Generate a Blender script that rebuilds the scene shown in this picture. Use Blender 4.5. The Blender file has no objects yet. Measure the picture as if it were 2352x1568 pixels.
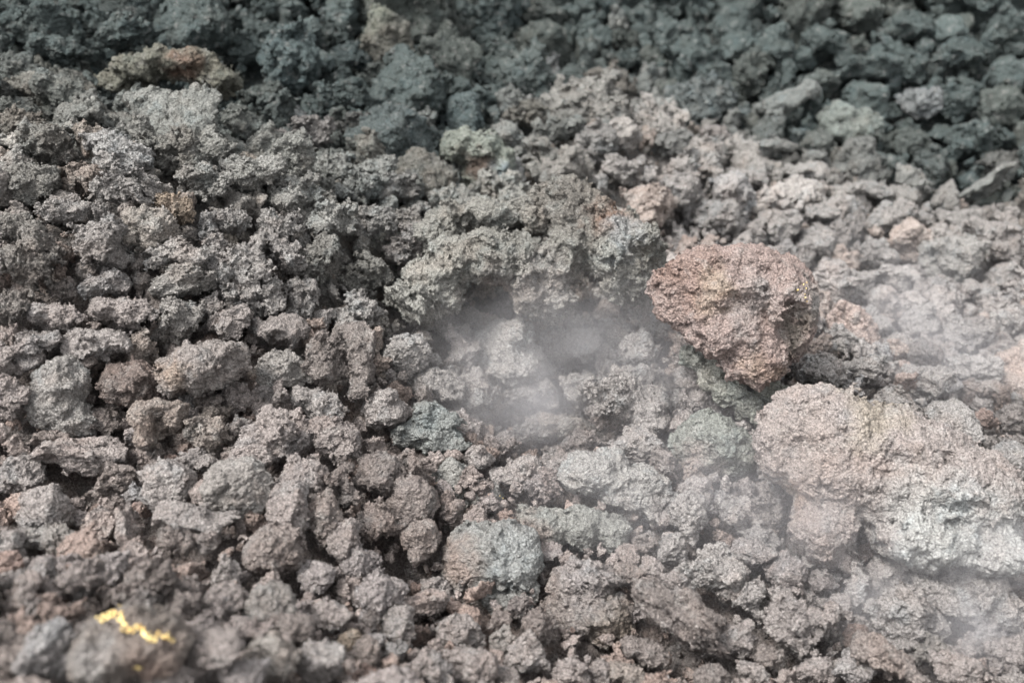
import bpy, math, random
import numpy as np
from mathutils import Matrix, Vector

random.seed(7)
rng = np.random.default_rng(11)
scene = bpy.context.scene
C = scene.collection

# ------------------------------------------------------------------ camera
CAM = np.array([0.0, 0.0, 1.5])
PITCH = math.radians(30.0)
HFOV = math.radians(54.0)
FPX = 1176.0 / math.tan(HFOV / 2)          # focal length in units of a 2352 px wide frame
RIGHT = np.array([1.0, 0.0, 0.0])
FWD = np.array([0.0, math.cos(PITCH), -math.sin(PITCH)])
UP = np.array([0.0, math.sin(PITCH), math.cos(PITCH)])
cam_data = bpy.data.cameras.new('camera')
cam = bpy.data.objects.new('camera', cam_data)
C.objects.link(cam)
cam.location = CAM
cam.rotation_euler = (math.pi / 2 - PITCH, 0, 0)
cam_data.sensor_width = 36
cam_data.lens = 18.0 / math.tan(HFOV / 2)
cam_data.clip_start = 0.02
cam_data.clip_end = 500
cam_data.dof.use_dof = True
cam_data.dof.focus_distance = 2.38
cam_data.dof.aperture_fstop = 1.9
scene.camera = cam

# ------------------------------------------------------------------ sky, sun, exposure
SUN_EL, SUN_AZ = math.radians(58), math.radians(-118)     # azimuth from +Y (forward): over the left shoulder
world = bpy.data.worlds.new('World')
scene.world = world
world.use_nodes = True
nt = world.node_tree
nt.nodes.clear()
sky = nt.nodes.new('ShaderNodeTexSky')
sky.sky_type = 'NISHITA'
sky.sun_disc = False
sky.sun_elevation = SUN_EL
sky.sun_rotation = SUN_AZ
sky.dust_density = 4.0
hsv = nt.nodes.new('ShaderNodeHueSaturation')            # cloud cover: the blue is mostly veiled
hsv.inputs['Saturation'].default_value = 0.05
bg = nt.nodes.new('ShaderNodeBackground')
bg.inputs['Strength'].default_value = 0.14
wo = nt.nodes.new('ShaderNodeOutputWorld')
nt.links.new(sky.outputs[0], hsv.inputs['Color'])
nt.links.new(hsv.outputs[0], bg.inputs[0])
nt.links.new(bg.outputs[0], wo.inputs[0])
sun_data = bpy.data.lights.new('sun', 'SUN')
sun_data.energy = 1.5
sun_data.angle = math.radians(14)
sun_data.color = (1.0, 0.95, 0.89)
sun = bpy.data.objects.new('sun', sun_data)
C.objects.link(sun)
sd = Vector((math.sin(SUN_AZ) * math.cos(SUN_EL), math.cos(SUN_AZ) * math.cos(SUN_EL), math.sin(SUN_EL)))
sun.rotation_euler = (-sd).to_track_quat('-Z', 'Y').to_euler()
scene.view_settings.view_transform = 'Standard'
scene.view_settings.look = 'None'
scene.view_settings.gamma = 1.0
scene.view_settings.use_curve_mapping = False
scene.view_settings.exposure = 1.78
scene.cycles.volume_step_rate = 1.0
scene.cycles.max_bounces = 6
scene.cycles.volume_bounces = 1

# ------------------------------------------------------------------ noise volumes (tileable)
NV = 96
def spectral(beta, lo, hi):
    w = rng.standard_normal((NV, NV, NV))
    k = np.fft.fftfreq(NV) * NV
    kr = np.fft.rfftfreq(NV) * NV
    K = np.sqrt(k[:, None, None] ** 2 + k[None, :, None] ** 2 + kr[None, None, :] ** 2)
    amp = np.where((K >= lo) & (K <= hi), np.maximum(K, 1) ** (-beta), 0)
    v = np.fft.irfftn(np.fft.rfftn(w) * amp, s=(NV, NV, NV))
    return (v / v.std()).astype(np.float32)
def worley(n):
    pts = rng.random((n, n, n, 3)).astype(np.float32)
    g = (np.arange(NV) + .5) / NV * n
    gx, gy, gz = np.meshgrid(g, g, g, indexing='ij')
    ci, cj, ck = gx.astype(int), gy.astype(int), gz.astype(int)
    f1 = np.full(gx.shape, 9.0, np.float32)
    for i in (-1, 0, 1):
        for j in (-1, 0, 1):
            for k in (-1, 0, 1):
                a, b, c = ci + i, cj + j, ck + k
                p = pts[a % n, b % n, c % n]
                d = (a + p[..., 0] - gx) ** 2 + (b + p[..., 1] - gy) ** 2 + (c + p[..., 2] - gz) ** 2
                f1 = np.minimum(f1, d)
    return np.sqrt(f1).astype(np.float32)
V_FBM = spectral(2.6, 2, 40)        # one tile = about 3 big features
V_MID = spectral(1.9, 4, 40)
V_WOR = worley(8)                   # 8 cells to a tile
def samp(vol, P):
    """trilinear lookup; P in tiles"""
    q = (P % 1.0) * NV
    i = q.astype(np.int32)
    f = (q - i).astype(np.float32)
    i %= NV
    j = (i + 1) % NV
    fx, fy, fz = f[..., 0], f[..., 1], f[..., 2]
    x0, y0, z0, x1, y1, z1 = i[..., 0], i[..., 1], i[..., 2], j[..., 0], j[..., 1], j[..., 2]
    a = vol[x0, y0, z0] * (1 - fx) + vol[x1, y0, z0] * fx
    b = vol[x0, y1, z0] * (1 - fx) + vol[x1, y1, z0] * fx
    c = vol[x0, y0, z1] * (1 - fx) + vol[x1, y0, z1] * fx
    d = vol[x0, y1, z1] * (1 - fx) + vol[x1, y1, z1] * fx
    return (a * (1 - fy) + b * fy) * (1 - fz) + (c * (1 - fy) + d * fy) * fz

# ------------------------------------------------------------------ surface nets
def surface_nets(D, org, h):
    S = D < 0
    nx, ny, nz = D.shape
    cs = [(a, b, c) for a in (0, 1) for b in (0, 1) for c in (0, 1)]
    cnt = np.zeros((nx - 1, ny - 1, nz - 1), np.int8)
    for a, b, c in cs:
        cnt += S[a:nx - 1 + a, b:ny - 1 + b, c:nz - 1 + c]
    act = (cnt > 0) & (cnt < 8)
    I, J, K = np.nonzero(act)
    idx = np.full(act.shape, -1, np.int32)
    idx[I, J, K] = np.arange(len(I))
    acc = np.zeros((len(I), 3)); num = np.zeros(len(I))
    for a in cs:
        for ax in range(3):
            if a[ax]: continue
            b = list(a); b[ax] = 1
            va = D[I + a[0], J + a[1], K + a[2]]
            vb = D[I + b[0], J + b[1], K + b[2]]
            m = (va < 0) != (vb < 0)
            t = np.where(m, va / np.where(m, va - vb, 1), 0)
            p = np.tile(np.array(a, float), (len(I), 1))
            p[:, ax] = t
            acc += p * m[:, None]; num += m
    V = (np.stack([I, J, K], 1) + acc / num[:, None]) * h + org
    Q = []
    for ax in range(3):
        sl0 = [slice(1, -1)] * 3; sl1 = [slice(1, -1)] * 3
        sl0[ax] = slice(0, -1); sl1[ax] = slice(1, None)
        A, B = S[tuple(sl0)], S[tuple(sl1)]
        E = np.argwhere(A != B)
        flip = A[E[:, 0], E[:, 1], E[:, 2]]
        E = E + 1
        E[:, ax] -= 1
        u, v = (ax + 1) % 3, (ax + 2) % 3
        def cell(du, dv):
            e = E.copy(); e[:, u] -= du; e[:, v] -= dv
            return idx[e[:, 0], e[:, 1], e[:, 2]]
        q = np.stack([cell(1, 1), cell(0, 1), cell(0, 0), cell(1, 0)], 1)
        q[~flip] = q[~flip][:, ::-1]
        Q.append(q)
    return V, np.concatenate(Q)

def keep_biggest(V, Q):
    lab = np.arange(len(V))
    for _ in range(400):
        m = lab[Q].min(1)
        new = lab.copy()
        for k in range(4): np.minimum.at(new, Q[:, k], m)
        new = new[new]
        if (new == lab).all(): break
        lab = new
    ids, n = np.unique(lab, return_counts=True)
    keep = lab == ids[n.argmax()]
    mp = np.cumsum(keep) - 1
    Q = Q[keep[Q].all(1)]
    return V[keep], mp[Q]

def normals(V, Q):
    a = V[Q[:, 2]] - V[Q[:, 0]]; b = V[Q[:, 3]] - V[Q[:, 1]]
    n = np.cross(a, b)
    N = np.zeros_like(V)
    for k in range(4): np.add.at(N, Q[:, k], n)
    return N / np.maximum(np.linalg.norm(N, axis=1, keepdims=True), 1e-12)

def rock_sdf(blobs, cuts, h, unit, seed, rough=1.0, smooth=0.25, pad=0.4, stretch=None, planes=6):
    """blobs: (cx,cy,cz,rx,ry,rz[,roll]); unit: typical lump radius; returns V, Q"""
    bl = np.array([list(b[:6]) for b in blobs], float)
    lo = (bl[:, :3] - bl[:, 3:6]).min(0) - pad * unit
    hi = (bl[:, :3] + bl[:, 3:6]).max(0) + pad * unit
    n = np.ceil((hi - lo) / h).astype(int) + 2
    ax = [lo[k] + np.arange(n[k]) * h for k in range(3)]
    P = np.stack(np.meshgrid(*ax, indexing='ij'), -1).astype(np.float32)
    r = np.random.default_rng(seed)
    off = r.random(3).astype(np.float32) * 5
    off2 = r.random(3).astype(np.float32) * 5
    u = np.float32(unit)
    W = np.stack([samp(V_FBM, P / (u * 5) + off + k * 0.37) for k in range(3)], -1)
    Pw = P + W * (0.17 * u * rough)
    k = smooth * u
    D = None
    for b in blobs:
        c = np.array(b[:3], np.float32); rr = np.array(b[3:6], np.float32)
        q = Pw - c
        if len(b) > 6:
            a = math.radians(b[6]); ca, sa = math.cos(a), math.sin(a)
            x = q[..., 0] * ca + q[..., 2] * sa
            z = -q[..., 0] * sa + q[..., 2] * ca
            q = np.stack([x, q[..., 1], z], -1)
        l = np.sqrt(((q / rr) ** 2).sum(-1)) + 1e-6
        g = np.sqrt(((q / (rr * rr)) ** 2).sum(-1)) + 1e-6
        d = l * (l - 1) / g
        if D is None: D = d
        else:
            hh = np.clip(0.5 + 0.5 * (D - d) / k, 0, 1)
            D = D * (1 - hh) + d * hh - k * hh * (1 - hh)
    for c in cuts:
        cc = np.array(c[:3], np.float32); rr = np.array(c[3:6], np.float32)
        l = np.sqrt((((Pw - cc) / rr) ** 2).sum(-1))
        d = (1 - l) * rr.min()
        D = np.maximum(D, d)
    for _ in range(planes):          # broken faces
        nn = r.normal(size=3); nn /= np.linalg.norm(nn)
        sup = (bl[:, :3] @ nn + np.sqrt(((bl[:, 3:6] * nn) ** 2).sum(1))).max()
        cen = bl[:, :3].mean(0)
        dist = cen @ nn + (sup - cen @ nn) * r.uniform(.66, .88)
        D = np.maximum(D, Pw @ nn.astype(np.float32) - np.float32(dist))
    Pn = P if stretch is None else P * np.array(stretch, np.float32)
    # rounded clinker lumps at three scales, creases between them
    D = D + (samp(V_WOR, Pn / (u * 4.2) + off) - 0.42) * (0.34 * u * rough)
    D = D + (samp(V_WOR, (Pn + W * .1 * u) / (u * 1.9) + off2) - 0.42) * (0.17 * u * rough)
    D = D + samp(V_MID, Pn / (u * 2.4) + off2) * (0.05 * u * rough)
    cr = np.abs(samp(V_FBM, Pn / (u * 3.6) + off2))
    D = D + np.clip(1 - cr / .16, 0, 1) * (0.13 * u * rough)          # clefts
    D[0] = D[-1] = 1; D[:, 0] = D[:, -1] = 1; D[:, :, 0] = D[:, :, -1] = 1
    V, Q = surface_nets(D, lo, h)
    V, Q = keep_biggest(V, Q)
    N = normals(V, Q)
    Vn = V if stretch is None else V * np.array(stretch)
    fine = (samp(V_WOR, (Vn / (u * 0.85) + off).astype(np.float32)) - 0.42) * -0.11 * u \
         + samp(V_MID, (Vn / (u * 0.9) + off2).astype(np.float32)) * 0.035 * u
    V = V + N * (fine * rough)[:, None]
    return V, Q

# ------------------------------------------------------------------ materials
def rock_material(name, grain=1.0, rusty=0.12, source='GEOMETRY'):
    m = bpy.data.materials.new(name); m.use_nodes = True
    t = m.node_tree; n = t.nodes; L = t.links
    b = n['Principled BSDF']
    geo = n.new('ShaderNodeNewGeometry')
    att = n.new('ShaderNodeAttribute'); att.attribute_name = 'tint'; att.attribute_type = source
    oi = n.new('ShaderNodeObjectInfo')
    def mix(kind, fac=None, a=None, c=None, f=1.0):
        x = n.new('ShaderNodeMix'); x.data_type = 'RGBA'; x.blend_type = kind
        x.inputs[0].default_value = f
        if fac is not None: L.new(fac, x.inputs[0])
        for s, i in ((a, 6), (c, 7)):
            if s is None: continue
            if isinstance(s, tuple): x.inputs[i].default_value = s
            else: L.new(s, x.inputs[i])
        return x.outputs[2]
    def noise(scale, detail, rough=.6):
        x = n.new('ShaderNodeTexNoise'); x.inputs['Scale'].default_value = scale
        x.inputs['Detail'].default_value = detail; x.inputs['Roughness'].default_value = rough
        L.new(geo.outputs['Position'], x.inputs['Vector']); return x.outputs[0]
    def ramp(src, pts):
        x = n.new('ShaderNodeValToRGB'); L.new(src, x.inputs[0])
        e = x.color_ramp.elements
        while len(e) < len(pts): e.new(.5)
        for k, (p, c) in enumerate(pts):
            e[k].position = p; e[k].color = (c, c, c, 1) if not isinstance(c, tuple) else c
        return x.outputs[0]
    base = mix('MULTIPLY', a=att.outputs['Color'], c=oi.outputs['Color'])
    # broad mineral drift: rust, bluish ash, pale crust
    base = mix('MULTIPLY', fac=ramp(noise(9, 3), [(.52, 0.0), (.68, rusty)]), a=base, c=(1.25, .82, .6, 1))
    base = mix('MULTIPLY', fac=ramp(noise(13, 3), [(.54, 0.0), (.66, .4)]), a=base, c=(.9, 1.03, 1.1, 1))
    base = mix('MIX', fac=ramp(noise(30, 4), [(.56, 0.0), (.72, .35)]), a=base, c=(.44, .43, .41, 1))
    # grain: dark and light mineral flecks
    base = mix('MULTIPLY', a=base, c=ramp(noise(230 * grain, 3, .75), [(.32, .35), (.5, 1.0), (.68, 1.6)]), f=.9)
    v = n.new('ShaderNodeTexVoronoi'); v.inputs['Scale'].default_value = 140 * grain
    L.new(geo.outputs['Position'], v.inputs['Vector'])
    base = mix('MIX', fac=ramp(v.outputs['Distance'], [(.05, .55), (.11, 0.0)]), a=base, c=(.6, .59, .57, 1))
    L.new(base, b.inputs['Base Color'])
    b.inputs['Roughness'].default_value = .92
    b.inputs['Specular IOR Level'].default_value = .25
    # fine scoria relief
    v2 = n.new('ShaderNodeTexVoronoi'); v2.inputs['Scale'].default_value = 95 * grain
    wv = n.new('ShaderNodeVectorMath'); wv.operation = 'MULTIPLY_ADD'
    nz = n.new('ShaderNodeTexNoise'); nz.inputs['Scale'].default_value = 60; nz.inputs['Detail'].default_value = 2
    L.new(geo.outputs['Position'], nz.inputs['Vector'])
    L.new(nz.outputs['Color'], wv.inputs[0]); wv.inputs[1].default_value = (.02, .02, .02)
    L.new(geo.outputs['Position'], wv.inputs[2]); L.new(wv.outputs[0], v2.inputs['Vector'])
    add = n.new('ShaderNodeMath'); add.operation = 'MULTIPLY_ADD'
    L.new(noise(260 * grain, 4, .7), add.inputs[0]); add.inputs[1].default_value = .9
    inv = n.new('ShaderNodeMath'); inv.operation = 'MULTIPLY'; inv.inputs[1].default_value = -1.0
    L.new(v2.outputs['Distance'], inv.inputs[0]); L.new(inv.outputs[0], add.inputs[2])
    bp = n.new('ShaderNodeBump'); bp.inputs['Strength'].default_value = .9
    bp.inputs['Distance'].default_value = .02
    L.new(add.outputs[0], bp.inputs['Height']); L.new(bp.outputs[0], b.inputs['Normal'])
    return m
M_ROCK = rock_material('clinker')
M_GROUND = rock_material('clinker_ground', 1.0, .25)
M_RUBBLE = rock_material('clinker_rubble', 1.0, .12, 'INSTANCER')
M_SULPHUR = bpy.data.materials.new('sulphur'); M_SULPHUR.use_nodes = True
def _sul():
    t = M_SULPHUR.node_tree; b = t.nodes['Principled BSDF']
    x = t.nodes.new('ShaderNodeTexNoise'); x.inputs['Scale'].default_value = 70
    g = t.nodes.new('ShaderNodeNewGeometry'); t.links.new(g.outputs['Position'], x.inputs['Vector'])
    r = t.nodes.new('ShaderNodeValToRGB'); t.links.new(x.outputs[0], r.inputs[0])
    r.color_ramp.elements[0].position = .35; r.color_ramp.elements[0].color = (.66, .44, .15, 1)
    r.color_ramp.elements[1].position = .62; r.color_ramp.elements[1].color = (.82, .66, .3, 1)
    t.links.new(r.outputs[0], b.inputs['Base Color']); b.inputs['Roughness'].default_value = .85
_sul()

def build_mesh(name, V, Q, tint=None, mat=M_ROCK, smooth=True):
    me = bpy.data.meshes.new(name)
    V = np.ascontiguousarray(V, np.float32); Q = np.ascontiguousarray(Q, np.int32)
    k = Q.shape[1]
    me.vertices.add(len(V)); me.vertices.foreach_set('co', V.ravel())
    me.loops.add(Q.size); me.loops.foreach_set('vertex_index', Q.ravel())
    me.polygons.add(len(Q))
    me.polygons.foreach_set('loop_start', np.arange(0, Q.size, k, dtype=np.int32))
    me.polygons.foreach_set('loop_total', np.full(len(Q), k, np.int32))
    me.polygons.foreach_set('use_smooth', np.full(len(Q), smooth, bool))
    a = me.attributes.new('tint', 'FLOAT_COLOR', 'POINT')
    col = np.ones((len(V), 4), np.float32)
    if tint is not None: col[:, :3] = tint
    a.data.foreach_set('color', col.ravel())
    me.materials.append(mat)
    me.update(calc_edges=True)
    me.validate()
    return me

# ------------------------------------------------------------------ terrain
def ray(u, v):
    return FWD + RIGHT * ((u - 1176) / FPX) + UP * ((784 - v) / FPX)
CTRL = [  # frame position and depth of places on the lava field
    (0,1568,1.42),(300,1500,1.45),(700,1568,1.62),(0,1330,1.75),(400,1300,1.85),(1176,1568,1.88),(1700,1568,1.98),(2352,1568,1.98),
    (0,1100,2.15),(400,1000,2.28),(0,900,2.2),(800,1050,2.3),(900,1300,2.1),(1200,1250,2.24),(1700,1250,2.34),(2352,1300,2.36),
    (1300,900,2.93),(1150,1000,2.68),(1500,780,3.2),(850,900,2.5),(1550,1080,2.5),(1150,800,3.02),(1100,720,2.9),
    (800,650,2.72),(400,650,2.44),(0,650,2.28),(600,480,2.66),(250,480,2.48),(1000,560,3.0),(1480,700,3.05),
    (1800,820,2.75),(1650,950,2.62),(2150,1030,2.6),(2352,1050,2.75),
    (1900,620,3.7),(2100,800,3.25),(2300,900,3.05),(2200,600,3.85),(2300,470,4.3),(1700,450,3.9),(1350,370,3.75),(1950,430,4.25),
    (2352,300,4.55),(2000,280,4.6),(2352,0,4.9),(1800,0,5.15),(1600,200,4.75),(1400,230,4.6),(1250,120,4.9),(1300,0,5.3),
    (1000,330,3.75),(700,330,3.35),(380,330,3.12),(60,330,2.75),(0,0,3.85),(300,80,3.75),(600,0,4.5),(900,100,4.25),(950,0,4.9),
]
cp = []
for u, v, t in CTRL:
    cp.append(CAM + ray(u, v) * t)
# the field beyond the frame
for x in (-9, -5, 5, 9):
    for y in (-3, 0, 2.5):
        cp.append((x, y, 0.1 + max(0, -x) * .1 + (0.05 * y)))
for x, z in ((-30, 3.0), (-12, 2.4), (-5, 1.75), (-2.2, 1.15), (0, .95), (2.2, 1.0), (5, 1.3), (12, 2.2), (30, 3)):
    cp.append((x, 6.6 + abs(x) * .05, z)); cp.append((x, 11, z + .6)); cp.append((x, 30, z + 2))
for x in (-40, 0, 40):
    cp.append((x, -25, -1.0)); cp.append((x, 60, 5))
cp.append((0, 0.3, .12)); cp.append((0, -1.2, .1)); cp.append((-.9, .4, .3)); cp.append((1.2, .5, .1))
cp = np.array(cp, float)
DIPS = []          # hollows between the crusts: x, y, radius, depth
def _k(r): return np.sqrt(r * r + 0.15 ** 2)
_A = _k(np.linalg.norm(cp[:, None, :2] - cp[None, :, :2], axis=2))
n0 = len(cp)
_M = np.zeros((n0 + 3, n0 + 3)); _M[:n0, :n0] = _A - np.eye(n0) * 0.02
_M[:n0, n0] = 1; _M[:n0, n0 + 1:] = cp[:, :2]; _M[n0, :n0] = 1; _M[n0 + 1:, :n0] = cp[:, :2].T
_W = np.linalg.solve(_M, np.concatenate([cp[:, 2], np.zeros(3)]))
def height(x, y):
    x = np.asarray(x, float); y = np.asarray(y, float)
    sh = x.shape; x = x.ravel(); y = y.ravel()
    out = np.empty(len(x))
    for s in range(0, len(x), 40000):
        xs, ys = x[s:s + 40000], y[s:s + 40000]
        r = np.hypot(xs[:, None] - cp[None, :, 0], ys[:, None] - cp[None, :, 1])
        out[s:s + 40000] = _k(r) @ _W[:n0] + _W[n0] + _W[n0 + 1] * xs + _W[n0 + 2] * ys
    q = np.stack([x, y, np.zeros_like(x)], -1)          # hummocks of the flow surface
    out += samp(V_FBM, (q / 1.9 + .21).astype(np.float32)) * .028 * np.clip(1.6 - np.hypot(x, y - 3) / 6, .2, 1)
    for dx, dy, dr, dd in DIPS: out -= dd * np.exp(-((x - dx) ** 2 + (y - dy) ** 2) / dr ** 2)
    return out.reshape(sh)
def hit(u, v):
    d = ray(u, v)
    t = np.linspace(0.9, 9, 1200)
    p = CAM + t[:, None] * d
    below = p[:, 2] < height(p[:, 0], p[:, 1])
    i = int(np.argmax(below)) if below.any() else len(t) - 1
    return t[i], p[i]
HOLES = []
for u, v, r_, d_ in ((395, 232, .17, .26), (868, 985, .06, .13), (1368, 240, .10, .16), (860, 655, .07, .14), (1240, 75, .10, .16), (950, 1300, .065, .15), (1768, 1150, .05, .14), (380, 1010, .03, .08),
                     (1555, 1500, .05, .1), (2320, 1100, .06, .12), (1130, 690, .06, .12), (1390, 740, .08, .14), (210, 990, .04, .1), (700, 950, .04, .1), (1260, 1330, .03, .08), (640, 1340, .04, .09), (255, 1390, .05, .1), (1240, 190, .08, .12)):
    t_, p_ = hit(u, v)
    HOLES.append((p_, r_, d_))
DIPS = [(p_[0], p_[1], r_, d_) for p_, r_, d_ in HOLES]
def project(p):
    q = np.asarray(p) - CAM
    t = q @ FWD
    t = np.where(np.abs(t) < 1e-6, 1e-6, t)
    return 1176 + FPX * (q @ RIGHT) / t, 784 - FPX * (q @ UP) / t, t

def region_tint(x, y, z):
    """colour of the lava where it lies: fresh pinkish ash-dusted clinker in front, pale on the right, old green-grey behind, darkened by a lens vignette painted into the colour"""
    P = np.stack([x, y, z], -1)
    u, v, t = project(P)
    front = np.array([.305, .262, .244]); pale = np.array([.31, .288, .277]); old_dimmed = np.array([.074, .093, .091]); grn = np.array([.242, .241, .224])
    edge = 2.9 + 1.5 * np.clip((x + .3) / .7, 0, 1) - .33 * np.maximum(x - .4, 0)
    width = .9 - .45 * np.clip(x / .8, 0, 1)
    far = np.clip((y - edge) / width + .4, 0, 1)[..., None]
    mid = (np.clip((y - 1.95) / .75, 0, 1) * np.clip((0.55 - x) / .5, 0, 1) + .6 * np.clip((y - 3.2) / .9, 0, 1) * np.clip(x / .5, 0, 1))[..., None]
    rt = np.clip((x - .1) / .5, 0, 1)[..., None] * np.clip((y - 1.2) / .5, 0, 1)[..., None]
    c = front * (1 - rt) + pale * rt
    c = c * (1 - mid) + grn * mid
    return c * (1 - far) + old_dimmed * far

def axis(lo, hi, step, far, grow=1.35):
    a = list(np.arange(lo, hi, step)); s = step; x = a[-1]
    while x < far: s *= grow; x += s; a.append(x)
    s = step; x = a[0]; b = []
    while x > -far: s *= grow; x -= s; b.append(x)
    return np.array(b[::-1] + a)
gx = axis(-3.2, 3.2, .017, 120); gy = axis(.6, 5.8, .017, 120)
X, Y = np.meshgrid(gx, gy, indexing='ij')
Z = height(X, Y)
P3 = np.stack([X, Y, Z], -1).astype(np.float32)
near = np.clip(1 - (np.hypot(X, Y - 3) - 4) / 3, .0, 1)
amp = .3 + .7 * near
Zr = Z + amp * (-(samp(V_WOR, P3 / .62 + .3) - .45) * .075 - (samp(V_WOR, P3 / .25 + .7) - .45) * .03 + samp(V_MID, P3 / .5) * .008) - .05
nxg, nyg = len(gx), len(gy)
ii = np.arange((nxg - 1) * (nyg - 1)); a = (ii // (nyg - 1)) * nyg + ii % (nyg - 1)
GQ = np.stack([a, a + nyg, a + nyg + 1, a + 1], 1)
gt = region_tint(X, Y, Z).reshape(-1, 3) * .55  # ground colour darkened to deepen the shade between the rocks
ground = bpy.data.objects.new('ground', build_mesh('ground', np.stack([X, Y, Zr], -1).reshape(-1, 3), GQ, gt, M_GROUND))
C.objects.link(ground)
ground['kind'] = 'structure'; ground['label'] = 'dark uneven lava ground, shade painted in, showing in gaps between the clinker rocks'; ground['category'] = 'ground'

# ------------------------------------------------------------------ rock shapes
def random_blobs(r, kind):
    if kind == 'slab':
        return [(r.uniform(-.5, .5), r.uniform(-.2, .2), r.uniform(-.12, .12), r.uniform(.4, .7), r.uniform(.35, .6), r.uniform(.22, .34)) for _ in range(4)]
    if kind == 'knob':
        return [(0, 0, 0, .75, .75, .7)] + [(*(0.62 * (lambda q: q / np.linalg.norm(q))(r.normal(size=3))), *r.uniform(.28, .42, 3)) for _ in range(5)]
    if kind == 'block':
        return [(r.uniform(-.35, .35), r.uniform(-.3, .3), r.uniform(-.3, .3), *r.uniform(.42, .66, 3)) for _ in range(4)]
    return [(r.uniform(-.55, .55), r.uniform(-.45, .45), r.uniform(-.45, .45), *r.uniform(.26, .52, 3)) for _ in range(7)]
KINDS = ['knob', 'block', 'lump', 'slab', 'block', 'lump', 'knob', 'lump', 'block', 'slab', 'lump', 'knob']
def unitise(V):
    lo, hi = V.min(0), V.max(0)
    return (V - (lo + hi) / 2) / ((hi - lo) / 2)
SHAPES = []                       # (kind, {lod: (V, Q)})
for s in range(18):
    kind = KINDS[s % len(KINDS)]
    r = np.random.default_rng(100 + s)
    bl = random_blobs(r, kind)
    lods = {}
    for lod, h in (('hi', .04), ('mid', .115), ('low', .18)):
        if lod == 'hi' or s < 12:
            V, Q = rock_sdf(bl, [], h, .5, 100 + s, rough=(.75, 1.0, 1.3)[s % 3])
            lods[lod] = (V, Q)
    V, Q = lods['hi']
    lo, hi = V.min(0), V.max(0)
    asp = (hi - lo) / (hi - lo).max()
    SHAPES.append({'kind': kind, 'lods': lods, 'asp': asp, 'mesh': build_mesh('clinker_' + kind, unitise(V), Q)})
_r = np.random.default_rng(5)
GRIT = []
for s in range(5):
    V, Q = rock_sdf(random_blobs(_r, 'block'), [], .3, .7, 300 + s, rough=1.0)
    GRIT.append((V / np.abs(V).max(), Q))

# 24 axis rotations
ROTS = []
import itertools
for p in itertools.permutations(range(3)):
    for sg in itertools.product((-1, 1), repeat=3):
        R = np.zeros((3, 3))
        for k in range(3): R[k, p[k]] = sg[k]
        if np.linalg.det(R) > 0: ROTS.append(R)

COL = {  # letter: (albedo, word)
    'g': ((.275, .264, .255), 'grey'), 'p': ((.29, .25, .235), 'pinkish grey'), 'b': ((.20, .157, .132), 'brown'),
    'd': ((.135, .112, .10), 'dark brown'), 'n': ((.262, .272, .283), 'bluish grey'), 's': ((.25, .26, .238), 'greenish grey'),
    'k': ((.125, .138, .122), 'dark green-grey'), 't': ((.285, .24, .185), 'tan'), 'o': ((.33, .215, .12), 'ochre'),
    'r': ((.25, .16, .13), 'reddish'), 'w': ((.345, .335, .32), 'pale grey'), 'l': ((.275, .255, .262), 'lilac grey'),
    'f': ((.15, .17, .162), 'dull green-grey'), 'h': ((.30, .283, .268), 'ash grey'), 'v': ((.25, .2, .19), 'dusty pink')}

def muted(c, k=.55):
    c = np.array(c, float); g = c.mean()
    return g + (c - g) * k
COL = {k: (tuple(muted(a)), w) for k, (a, w) in COL.items()}
COL['o'] = ((.31, .24, .175), 'ochre'); COL['r'] = ((.25, .178, .15), 'reddish'); COL['f'] = ((.078, .097, .095), 'dull green-grey'); COL['k'] = ((.1, .107, .098), 'dark green-grey')
things = []    # (object, u, v, w, colour letter, own label)
def place(u, v, w, h, col, roll=0, depth=None, dep=None, sink=.36, shape=None, text=None):
    """a rock of w x h (frame units) lying on the ground seen at u, v"""
    w *= 1.1; h *= 1.1
    t, p = hit(u, v + h * .15)
    if depth: t = depth
    s = t / FPX
    dp = dep or (.55 * w + .45 * h) * .95
    c = CAM + ray(u, v) * (t - sink * dp * s)
    dims = np.array([w, dp, h])
    cand = []
    craggy = v < 760 and u < 1500            # the crusted upper slope
    for i in random.sample([k for k in range(len(SHAPES)) if k % 3 != (0 if craggy else 2)], 6):
        for R in ROTS:
            q = dims / (np.abs(R) @ SHAPES[i]['asp'])
            cand.append((q.max() / q.min() * random.uniform(1, 1.25), i, R))
    _, shape, R = min(cand, key=lambda q: q[0])          # the shape and turn that need least stretching
    M = SHAPES[shape]['mesh']
    R = Matrix(R.tolist())
    yaw = math.atan2(-(u - 1176) / FPX, 1)
    B = Matrix.Rotation(yaw * .6, 3, 'Z') @ Matrix((RIGHT, FWD, UP)).transposed() @ Matrix.Rotation(math.radians(roll), 3, 'Y')
    S = Matrix.Diagonal((w * .5 * s, dp * .5 * s, h * .5 * s))
    o = bpy.data.objects.new('lava_boulder' if w * s > .19 else 'clinker_rock', M)
    o.matrix_world = Matrix.Translation(c) @ (B @ S @ R).to_4x4()
    C.objects.link(o)
    j = rng.normal(1, .05)
    mixk = .3 if col in 'or' else .5
    o.color = tuple((np.array(COL[col][0]) * (1 - mixk) + region_tint(*[np.array(q) for q in c]) * mixk) * j) + (1,)
    things.append([o, u, v, max(w, h), col, text, c, .5 * max(w, h, dp) * s])
    return o

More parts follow.
